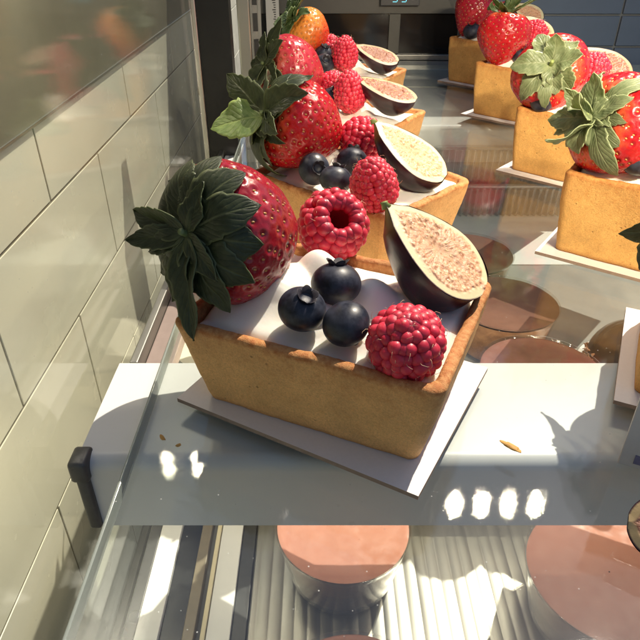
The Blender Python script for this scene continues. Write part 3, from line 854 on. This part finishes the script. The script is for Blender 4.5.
for key, args in dict(hollow=(1.38, 2.3, .74, .45, 1, True), plump=(1.13, 2.3, .13, .37, 2, True), cone=(1.12, 2.7, 0, .35, 3, True)).items():
    RV[key] = [q.mesh('raspberry_' + key) for q in raspberry_mesh(*args)]
    for me, mt in zip(RV[key], ('raspberry', 'raspberry_hair', 'raspberry_core')):
        me.materials.append(M[mt]); me.polygons.foreach_set('use_smooth', [True]*len(me.polygons))
def raspberry(key, loc, axis, label, k=1.0, roll=0.0):
    o = empty('raspberry', loc, frame(axis, (1, 0, 0), roll)); o.scale = (k, k, k)
    tag(o, label, 'raspberry', 'raspberries on the tarts')
    for me, nm in zip(RV[key], ('drupelets', 'hairs', 'core')):
        c = bpy.data.objects.new(nm, me); COL.objects.link(c); c.parent = o
    return o
raspberry('hollow', (.46, 23.7, 5.15), (.28, -.72, .62), 'hollow raspberry with its open end facing out, behind the blueberries of the nearest tart')
raspberry('plump', (2.75, 16.15, 4.45), (-.05, -.35, .93), 'plump raspberry with a small dark hole at the front corner of the nearest tart', 1.04)
raspberry('cone', (2.55, 28.2, 5.25), (.25, .35, -.9), 'conical raspberry standing tip up between blueberries and fig of the second tart', .98)
raspberry('hollow', (2.2, 34.3, 5.6), (.75, .1, -.3), 'glowing raspberry lying on its side behind the tip-up raspberry of the second tart', .86)
raspberry('cone', (2.1, 45.2, 5.6), (.1, .1, -1), 'raspberry standing tip up before the fig of the third tart', .98)
raspberry('plump', (1.0, 48.4, 5.2), (.2, -.5, .8), 'raspberry half hidden behind the tip-up raspberry of the third tart', .9)
raspberry('cone', (2.2, 58.9, 5.7), (.0, .1, -1), 'tall dark raspberry standing tip up on the farthest tart of the left row', 1.0)
raspberry('plump', (.8, 62.2, 5.5), (.3, -.4, .8), 'raspberry half hidden behind the tall dark one on the farthest left tart', 1.0)
raspberry('plump', (19.6, 47.2, 6.6), (.2, -.3, .9), 'raspberry between leafy strawberry and standing fig', .95)
raspberry('plump', (20.0, 63.2, 6.6), (.2, -.3, .9), 'raspberry right of the upright stemmed strawberry', 1.0)
raspberry('cone', (20.4, 76.6, 6.6), (.1, -.1, -1), 'raspberry at the back of the farthest golden tart', .9)
raspberry('plump', (19.4, 30.2, 5.9), (.2, -.3, .9), 'raspberry at the right frame edge on the golden tart with long leaves', 1.0)

# ------------------------------------------------------------------ blueberries
def blueberry_meshes():
    n = 40; a = np.linspace(0, 2*PI, 72, endpoint=False)
    ph = np.linspace(PI*.9995, .0, n)
    prof = [(.80*math.sin(p)*1.02, .72*math.cos(p)) for p in ph if p > .36]
    prof += [(.26, .655), (.22, .60), (.15, .57), (.01, .565)]
    g = G(); prof = np.array(prof)
    P = np.stack([np.outer(prof[:, 0], np.cos(a)), np.outer(prof[:, 0], np.sin(a)), np.repeat(prof[:, 1:], 72, 1)], -1)
    P = P*(1 + .025*fbm(P, .7, 2, 4))[..., None]
    g.grid(P, closed_v=True, flip=True)
    gc = G()
    lob = np.abs(np.sin(a*2.5))**.7
    h = .05 + .12*lob
    ring = [np.stack([.25*np.cos(a), .25*np.sin(a), np.full_like(a, .60)], -1),
            np.stack([(.27)*np.cos(a), (.27)*np.sin(a), .66 + 0*a], -1),
            np.stack([(.29+.10*lob)*np.cos(a), (.29+.10*lob)*np.sin(a), .66+h], -1),
            np.stack([(.27+.10*lob)*np.cos(a), (.27+.10*lob)*np.sin(a), .66+h], -1),
            np.stack([.21*np.cos(a), .21*np.sin(a), np.full_like(a, .60)], -1)]
    R_ = np.array(ring); R_ += .012*fbm(R_, 9, 2, 8)[..., None]
    gc.grid(R_, closed_v=True, flip=True)
    out = [g.mesh('blueberry_body'), gc.mesh('blueberry_crown')]
    for me, m in zip(out, ('blueberry', 'blueberry_crown')):
        me.materials.append(M[m]); me.polygons.foreach_set('use_smooth', [True]*len(me.polygons))
    return out
BB = blueberry_meshes()
def blueberry(loc, axis, k, label):
    o = empty('blueberry', loc, frame(axis, (1, 0, 0), random.random()*6)); o.scale = (k, k, k*.97)
    tag(o, label, 'blueberry', 'blueberries on the tarts')
    for me, nm in zip(BB, ('skin', 'crown')):
        c = bpy.data.objects.new(nm, me); COL.objects.link(c); c.parent = o
    return o
blueberry((-.60, 17.75, 4.85), (.25, -.30, .90), 1.00, 'blueberry with a ragged open crown, left one of the three on the nearest tart')
blueberry((.58, 19.3, 4.95), (.05, .35, .94), 1.10, 'largest blueberry, rearmost of the three on the nearest tart')
blueberry((.86, 17.0, 4.75), (.4, .3, -.8), .97, 'smooth blueberry with no crown showing, on the nearest tart beside the plump raspberry')
blueberry((-.30, 31.1, 5.0), (.35, -.85, .4), 1.0, 'blueberry with a pale scar, beside the strawberry of the second tart')
blueberry((.78, 29.6, 5.0), (.2, .3, .9), 1.0, 'front blueberry next to the tip-up raspberry on the second tart')
blueberry((1.72, 32.3, 5.0), (.1, .6, .7), 1.02, 'rear blueberry touching the glowing raspberry on the second tart')
blueberry((.95, 46.0, 5.0), (.2, -.4, .8), 1.0, 'upper blueberry between strawberry and raspberry of the third tart')
blueberry((.35, 60.7, 5.35), (.2, -.2, .9), 1.05, 'upper blueberry of the pair on the farthest left tart')
blueberry((.40, 58.6, 4.95), (.2, -.7, .6), 1.05, 'lower blueberry of the pair on the farthest left tart')
blueberry((15.9, 30.4, 5.75), (.2, -.3, .9), 1.06, 'blueberry below the big strawberry with long green leaves')
blueberry((17.2, 29.8, 5.6), (.2, -.3, .9), 1.0, 'blueberry cut by the right frame edge beside another one')
blueberry((15.3, 43.9, 5.3), (-.4, -.3, .8), 1.0, 'blueberry tucked under the outward leafy strawberry')
blueberry((17.9, 59.2, 5.5), (.2, -.3, .9), 1.0, 'blueberry at the foot of the upright stemmed strawberry')
blueberry((16.45, 73.3, 5.5), (-.2, -.3, .9), 1.15, 'blueberry in front of the strawberry on the farthest golden tart')

# ------------------------------------------------------------------ figs
def fig_meshes(Ln, R, depth, seed, ripe=False):
    """Half fig: cut face looks along +Z, stem end at -X."""
    nt, ns = 110, 61
    t = np.linspace(0, 1, nt)
    r = R*(np.sin(PI*np.clip(.02+.965*t, 0, 1)**1.5)**.50)*(.9+.1*t)
    r = r*np.clip(.16+t*5.5, 0, 1)**.6
    x = Ln*(t-.5)
    out = np.stack([x, r], -1)
    s_ = np.linspace(-1, 1, ns)
    X, S_ = np.meshgrid(x, s_, indexing='ij'); Rr = np.repeat(r[:, None], ns, 1); Y = S_*Rr
    # distance to the outline
    poly = np.concatenate([out, out[::-1]*[1, -1]])
    V = np.stack([X, Y], -1).reshape(-1, 2)
    dd = np.sqrt(((V[:, None]-poly[None])**2).sum(-1)).min(1).reshape(X.shape)
    P3 = np.stack([X, Y, 0*X], -1)
    pulp = np.clip((dd-.26)/.12, 0, 1)
    Z = .05*np.clip(dd/.3, 0, 1) + pulp*(.05*fbm(P3, 5, 3, seed) + .035*vnoise(P3, 13, seed)) - .10*pulp*np.exp(-((X-.2)/1.0)**2-(Y/.35)**2) + .02*fbm(P3, 1.2, 2, seed)
    ang = np.arctan2(Y/R, (X-.15)/(Ln/2)); rad = np.hypot(Y/R, (X-.15)/(Ln/2))
    gf = G(); gf.grid(np.stack([X, Y, Z], -1), edge=dd, around=ang/PI*2, radial=rad)
    # skin: from one side of the outline under to the other
    ph = np.linspace(0, PI, 44)
    T, F = np.meshgrid(t, ph, indexing='ij'); Rk = np.repeat(r[:, None], 44, 1)*1.012
    Ps = np.stack([np.repeat(x[:, None], 44, 1)*1.01, Rk*np.cos(F), -Rk*np.sin(F)*depth/R], -1)
    Ps = Ps*(1+.03*fbm(Ps, .7, 2, seed+6))[..., None]
    Ps[..., 1] *= 1
    gk = G(); gk.grid(Ps, stem=T, flip=True)
    b = (nt-1)*44; gk.f.append(tuple(b+i for i in range(44))); gk.mi.append(0); gk.f.append(tuple(range(44))[::-1]); gk.mi.append(0)
    gs = G(); gs.tube([(-Ln/2+.12, 0, -.12), (-Ln/2-.04, .02, -.06), (-Ln/2-.09, .03, -.03)], [.20, .13, .15], 10)
    return gf, gk, gs
def fig(loc, zdir, xdir, label, Ln=4.9, R=1.55, depth=1.75, seed=1, flesh='fig_flesh'):
    o = empty('fig_half', loc, frame(zdir, xdir)); tag(o, label, 'fig', 'fig pieces on the tarts')
    f_, k_, s_ = fig_meshes(Ln, R, depth, seed)
    f_.obj('flesh', M[flesh], o); k_.obj('skin', M['fig_skin'], o); s_.obj('stem', M['leaf_fresh'], o)
    return o
fig((4.2, 20.3, 5.95), (.50, -.30, .81), (.78, -.28, -.56), 'pale fleshed fig half tilted over the right end of the nearest tart', 4.75, 1.98, 2.3, 1)
fig((4.6, 31.6, 5.9), (.42, -.36, .83), (.82, -.36, -.45), 'fig half with black glossy skin on the second tart', 4.7, 1.65, 2.0, 2)
fig((4.5, 44.6, 6.0), (.20, -.25, .95), (.92, -.30, -.25), 'brownish ripe fig half on the third tart of the left row', 4.6, 1.4, 1.7, 3, 'fig_flesh_ripe')
fig((5.0, 59.2, 5.7), (.20, -.35, .9), (.90, -.25, -.30), 'fig half on the farthest tart of the left row', 4.2, 1.35, 1.6, 4, 'fig_flesh_ripe')
fig((20.9, 48.5, 7.0), (.10, -.62, .78), (.9, -.3, -.35), 'fig half standing on edge behind the leafy strawberry', 4.3, 1.35, 1.3, 5, 'fig_flesh_ripe')
fig((20.5, 64.2, 7.0), (.0, -.80, .60), (.7, -.2, -.6), 'fig half standing behind the upright stemmed strawberry', 3.8, 1.2, 1.2, 6)
fig((23.5, 77.8, 6.8), (.0, -.80, .60), (.8, -.2, -.4), 'fig half at the back of the farthest golden tart', 3.8, 1.2, 1.2, 7)
fig((10.3, 11.75, 1.0), (-.35, -.62, .70), (-.9, .35, -.1), 'dark fig piece at the right frame edge in front of the price tag', 2.4, .95, .9, 8, 'fig_flesh_ripe')

# ------------------------------------------------------------------ cups on the lower level
def cup_proto(R, H, top, side, label, group, loc):
    o = empty('dessert_cup', loc); tag(o, label, 'dessert cup', group)
    g = G(); b = R*.80
    a = np.linspace(0, 2*PI, 96, endpoint=False)
    out = [(b*.9, 0), (b, .05)] + [(b+(R-b)*t, .05+(H-.05)*t) for t in np.linspace(.1, 1, 10)] + [(R+.03, H+.03), (R+.03, H+.07), (R-.03, H+.06)] + [(b+(R-b)*t-.06, .08+(H-.05)*t) for t in np.linspace(.95, 0, 8)] + [(.02, .08)]
    g.lathe(out, 96); g.obj('clear_cup', M['clear_plastic'], o)
    g = G(); p = [(.02, .14), (b-.2, .14)] + [(b+(R-b)*t-.12, .1+(H-.05)*t) for t in np.linspace(.05, .92, 10)]
    g.lathe(p, 96); g.obj('mousse', M[side], o)
    rr = R-.075
    rs = np.linspace(.01, 1, 30); n = 96
    P = []
    for q in rs:
        x, y = rr*q*np.cos(a), rr*q*np.sin(a)
        z = H*.965 + .03 + .03*fbm(np.stack([x, y, 0*x], -1), .8, 3, 3) - .03*(q > .98) + .06*q**12
        P.append(np.stack([x, y, z], -1))
    g = G(); g.grid(np.array(P), closed_v=True); g.obj('glaze', M[top], o)
    return o
GP, GC = 'pink glazed dessert cups on the ribbed deck', 'chocolate dessert cups under the glass'
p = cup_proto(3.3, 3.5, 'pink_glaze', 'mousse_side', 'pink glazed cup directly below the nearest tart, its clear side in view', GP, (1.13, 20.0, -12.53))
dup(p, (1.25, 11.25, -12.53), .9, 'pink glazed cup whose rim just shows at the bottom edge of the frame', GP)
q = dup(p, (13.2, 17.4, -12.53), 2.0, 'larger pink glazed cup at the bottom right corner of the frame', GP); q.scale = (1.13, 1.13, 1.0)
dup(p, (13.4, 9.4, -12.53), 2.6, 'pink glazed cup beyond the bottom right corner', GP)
c = cup_proto(3.6, 3.55, 'choc_glaze', 'mousse_side_tan', 'dark chocolate cup right of the second tart', GC, (11.46, 43.4, -9.58))
dup(c, (12.6, 36.0, -9.58), 1.2, 'middle chocolate cup with an orange brown side, right of the fig', GC)
w = cup_proto(3.6, 3.55, 'rose_choc_glaze', 'mousse_side_tan', 'reddish brown glazed cup partly hidden by the front steel bracket', GC, (12.85, 28.3, -9.58))
v = cup_proto(3.0, 3.55, 'custard', 'custard', 'pale custard cup under the glass at the left of the nearest tart', 'custard cups under the glass', (-6.0, 31.2, -9.58))
# chocolate dome on a round tabbed board
d = empty('chocolate_dome', (20.9, 33.2, -9.3)); tag(d, 'dark chocolate dome with copper flakes round its foot', 'dessert')
a = np.linspace(0, 2*PI, 80, endpoint=False)
pr = [(3.0*math.cos(x)**.8, 3.0*math.sin(x)) for x in np.linspace(.0, PI/2-.01, 30)]
g = G(); g.lathe(pr, 80); g.obj('dome', M['dark_choc'], d)
g = G()
for k in range(240):
    an = random.uniform(0, 2*PI); h = abs(random.gauss(0, .35)); e = h/3.0
    R_ = 3.0*math.cos(e)**.8
    c3 = Vector((R_*math.cos(an), R_*math.sin(an), h + .05))
    m = Matrix.Rotation(random.uniform(0, 6), 3, Vector((random.random(), random.random(), random.random()+.1)).normalized())
    sx, sy, sz = random.uniform(.10, .28), random.uniform(.06, .16), .025
    g.add([(c3 + m @ Vector((x*sx, y*sy, z*sz)))[:] for x in (-1, 1) for y in (-1, 1) for z in (-1, 1)], [(0,1,3,2),(4,6,7,5),(0,4,5,1),(2,3,7,6),(0,2,6,4),(1,5,7,3)])
g.obj('flakes', M['flake'], d, smooth=False)
tb = G()
th = np.linspace(0, 2*PI, 120, endpoint=False)
rad = 3.45 + 1.7*np.exp(-((th-PI*1.0)/.20)**2)
bt = [np.stack([rad*np.cos(th), rad*np.sin(th), np.full_like(th, z)], -1) for z in (0, .12)]
tb.grid(np.array(bt), closed_v=True, flip=True); n = 120
tb.f.append(tuple(range(n))[::-1]); tb.mi.append(0); tb.f.append(tuple(range(n, 2*n))); tb.mi.append(0)
o = tb.obj('round_board', M['card'], auto=40); place(o, (20.9, 33.2, -9.58), 0)
tag(o, 'round white board with a pull tab under the chocolate dome', 'cake board')

# ------------------------------------------------------------------ price tag
t = empty('price_tag', (10.34, 15.33, 0), Matrix.Rotation(-.42, 3, 'Z') @ Matrix.Rotation(-.06, 3, 'X'))
tag(t, 'grey upright price tag card at the right frame edge', 'price tag')
G().box((0, 0, .03), (6.5, .12, 5.2), bev=.03).obj('card', M['tag_plastic'], t, smooth=False)
G().box((.45, -.03, .22), (5.8, -.004, .58)).obj('printed_strip', M['tag_ink'], t, smooth=False)
G().box((1.0, .13, 0), (5.5, 1.6, .12), bev=.03).obj('foot', M['tag_plastic'], t, smooth=False)

# ------------------------------------------------------------------ crumbs and drops on the glass
def crumb(loc, L, W, an, label, seed):
    bm = bmesh.new(); bmesh.ops.create_icosphere(bm, subdivisions=3, radius=1)
    g = G(); g.bm(bm); v = g.v[0]; v = v*(1+.35*fbm(v, 1.6, 3, seed))[:, None]*np.array([L/2, W/2, .05]); v[:, 2] = np.maximum(v[:, 2]+.035, 0); g.v[0] = v
    o = g.obj('pastry_crumb', M['crumb']); place(o, (*loc, .004), an); tag(o, label, 'crumb', 'pastry crumbs on the glass')
crumb((6.85, 16.15), .78, .26, -.75, 'largest amber pastry crumb, on the glass right of the nearest tart', 1)
crumb((-5.75, 16.6), .34, .13, -.9, 'small dark crumb on the glass left of the front board', 2)
crumb((-5.1, 16.2), .22, .10, .4, 'tiny crumb on the glass between the light reflections', 3)
crumb((5.07, 19.3), .3, .12, .1, 'brown crumb on the right side of the front board', 5)
def drop(loc, r, label):
    g = G(); g.lathe([(r*math.cos(x), r*.42*math.sin(x)) for x in np.linspace(0, PI/2-.01, 10)], 28)
    o = g.obj('water_drop', M['droplet']); place(o, (*loc, .002)); tag(o, label, 'water drop', 'water drops on the glass')
drop((-5.01, 9.72), .19, 'largest clear water drop on the glass over the white rails')
drop((-5.25, 9.28), .12, 'smaller clear water drop just left of the largest one')
drop((1.0, 12.75), .12, 'water drop on the glass at the top edge of the pink cup')
drop((-1.15, 13.3), .07, 'tiny water drop in front of the board corner')
drop((.6, 13.5), .05, 'tiny water drop above the pink cup rim')
drop((-2.1, 12.9), .06, 'tiny water drop on the glass left of the pink cup')

# ------------------------------------------------------------------ light
SUN_DIR = Vector((.36, .42, .83)).normalized()       # towards the sun: behind the tarts, right, high
sun = bpy.data.lights.new('sun', 'SUN'); sun.energy = 4.7; sun.angle = math.radians(.5); sun.color = (1, .90, .75)
so = bpy.data.objects.new('sun', sun); COL.objects.link(so)
so.rotation_euler = (-SUN_DIR).to_track_quat('-Z', 'Y').to_euler(); so.location = SUN_DIR*3
w = bpy.data.worlds.new('World'); sc.world = w; w.use_nodes = True
nt = w.node_tree; bg = nt.nodes['Background']; sky = nt.nodes.new('ShaderNodeTexSky'); sky.sky_type = 'NISHITA'; sky.sun_disc = False; sky.ozone_density = 1.0; sky.dust_density = 1.0
sky.sun_elevation = math.asin(SUN_DIR.z); sky.sun_rotation = math.atan2(SUN_DIR.x, SUN_DIR.y)
nt.links.new(sky.outputs[0], bg.inputs[0]); bg.inputs[1].default_value = .088
def led(x, y, z, power, aim=(0, 0, -1), size=1.3, col=(1, .86, .62), spread=PI):
    l = bpy.data.lights.new('led_lamp', 'AREA'); l.shape = 'DISK'; l.size = size*CM; l.energy = power; l.color = col; l.spread = spread
    o = bpy.data.objects.new('led_lamp', l); COL.objects.link(o); o.location = Vector((x, y, z))*CM
    o.rotation_euler = Vector(aim).to_track_quat('-Z', 'Y').to_euler()
# the row of case lamps whose reflections show in the glass
for k in range(4): led(12.7+2.55*k, 39.5, 30, .10, size=.75)
for k in range(2): led(-11.1+2.2*k, 32.2, 17, .03, size=.6)
# lamps over the front of the case, turned on the right-hand row
for k in range(3): led(17+4*k, 8, 29, .17, (-.08, .83, -.56), spread=math.radians(64))
# lamps of the lower level, fixed under the front steel bracket; the back-facing row is added
for k in range(9): led(-12+5*k, 19.2, -1.6, .014, (0, -.15, -1), size=.9)
for k in range(7): led(-4+6*k, 22.6, -1.2, .045, (0, .85, -.55), size=.9)  # added fill, aimed back to brighten the chocolate cups, dome and trays

# ------------------------------------------------------------------ camera
cd = bpy.data.cameras.new('camera'); cam = bpy.data.objects.new('camera', cd); COL.objects.link(cam)
cd.sensor_width = 36; cd.lens = 36*620/640; cd.clip_start = .005; cd.clip_end = 60
pitch = math.atan(405/620)
cam.location = (0, 0, 16*CM); cam.rotation_euler = (PI/2 - pitch, 0, 0)
sc.camera = cam
sc.render.engine = 'CYCLES'
sc.cycles.use_denoising = True
sc.cycles.max_bounces = 12; sc.cycles.transparent_max_bounces = 24
sc.cycles.caustics_reflective = False; sc.cycles.caustics_refractive = False
vs = sc.view_settings
vs.view_transform = 'Standard'; vs.look = 'None'; vs.exposure = .25; vs.gamma = 1
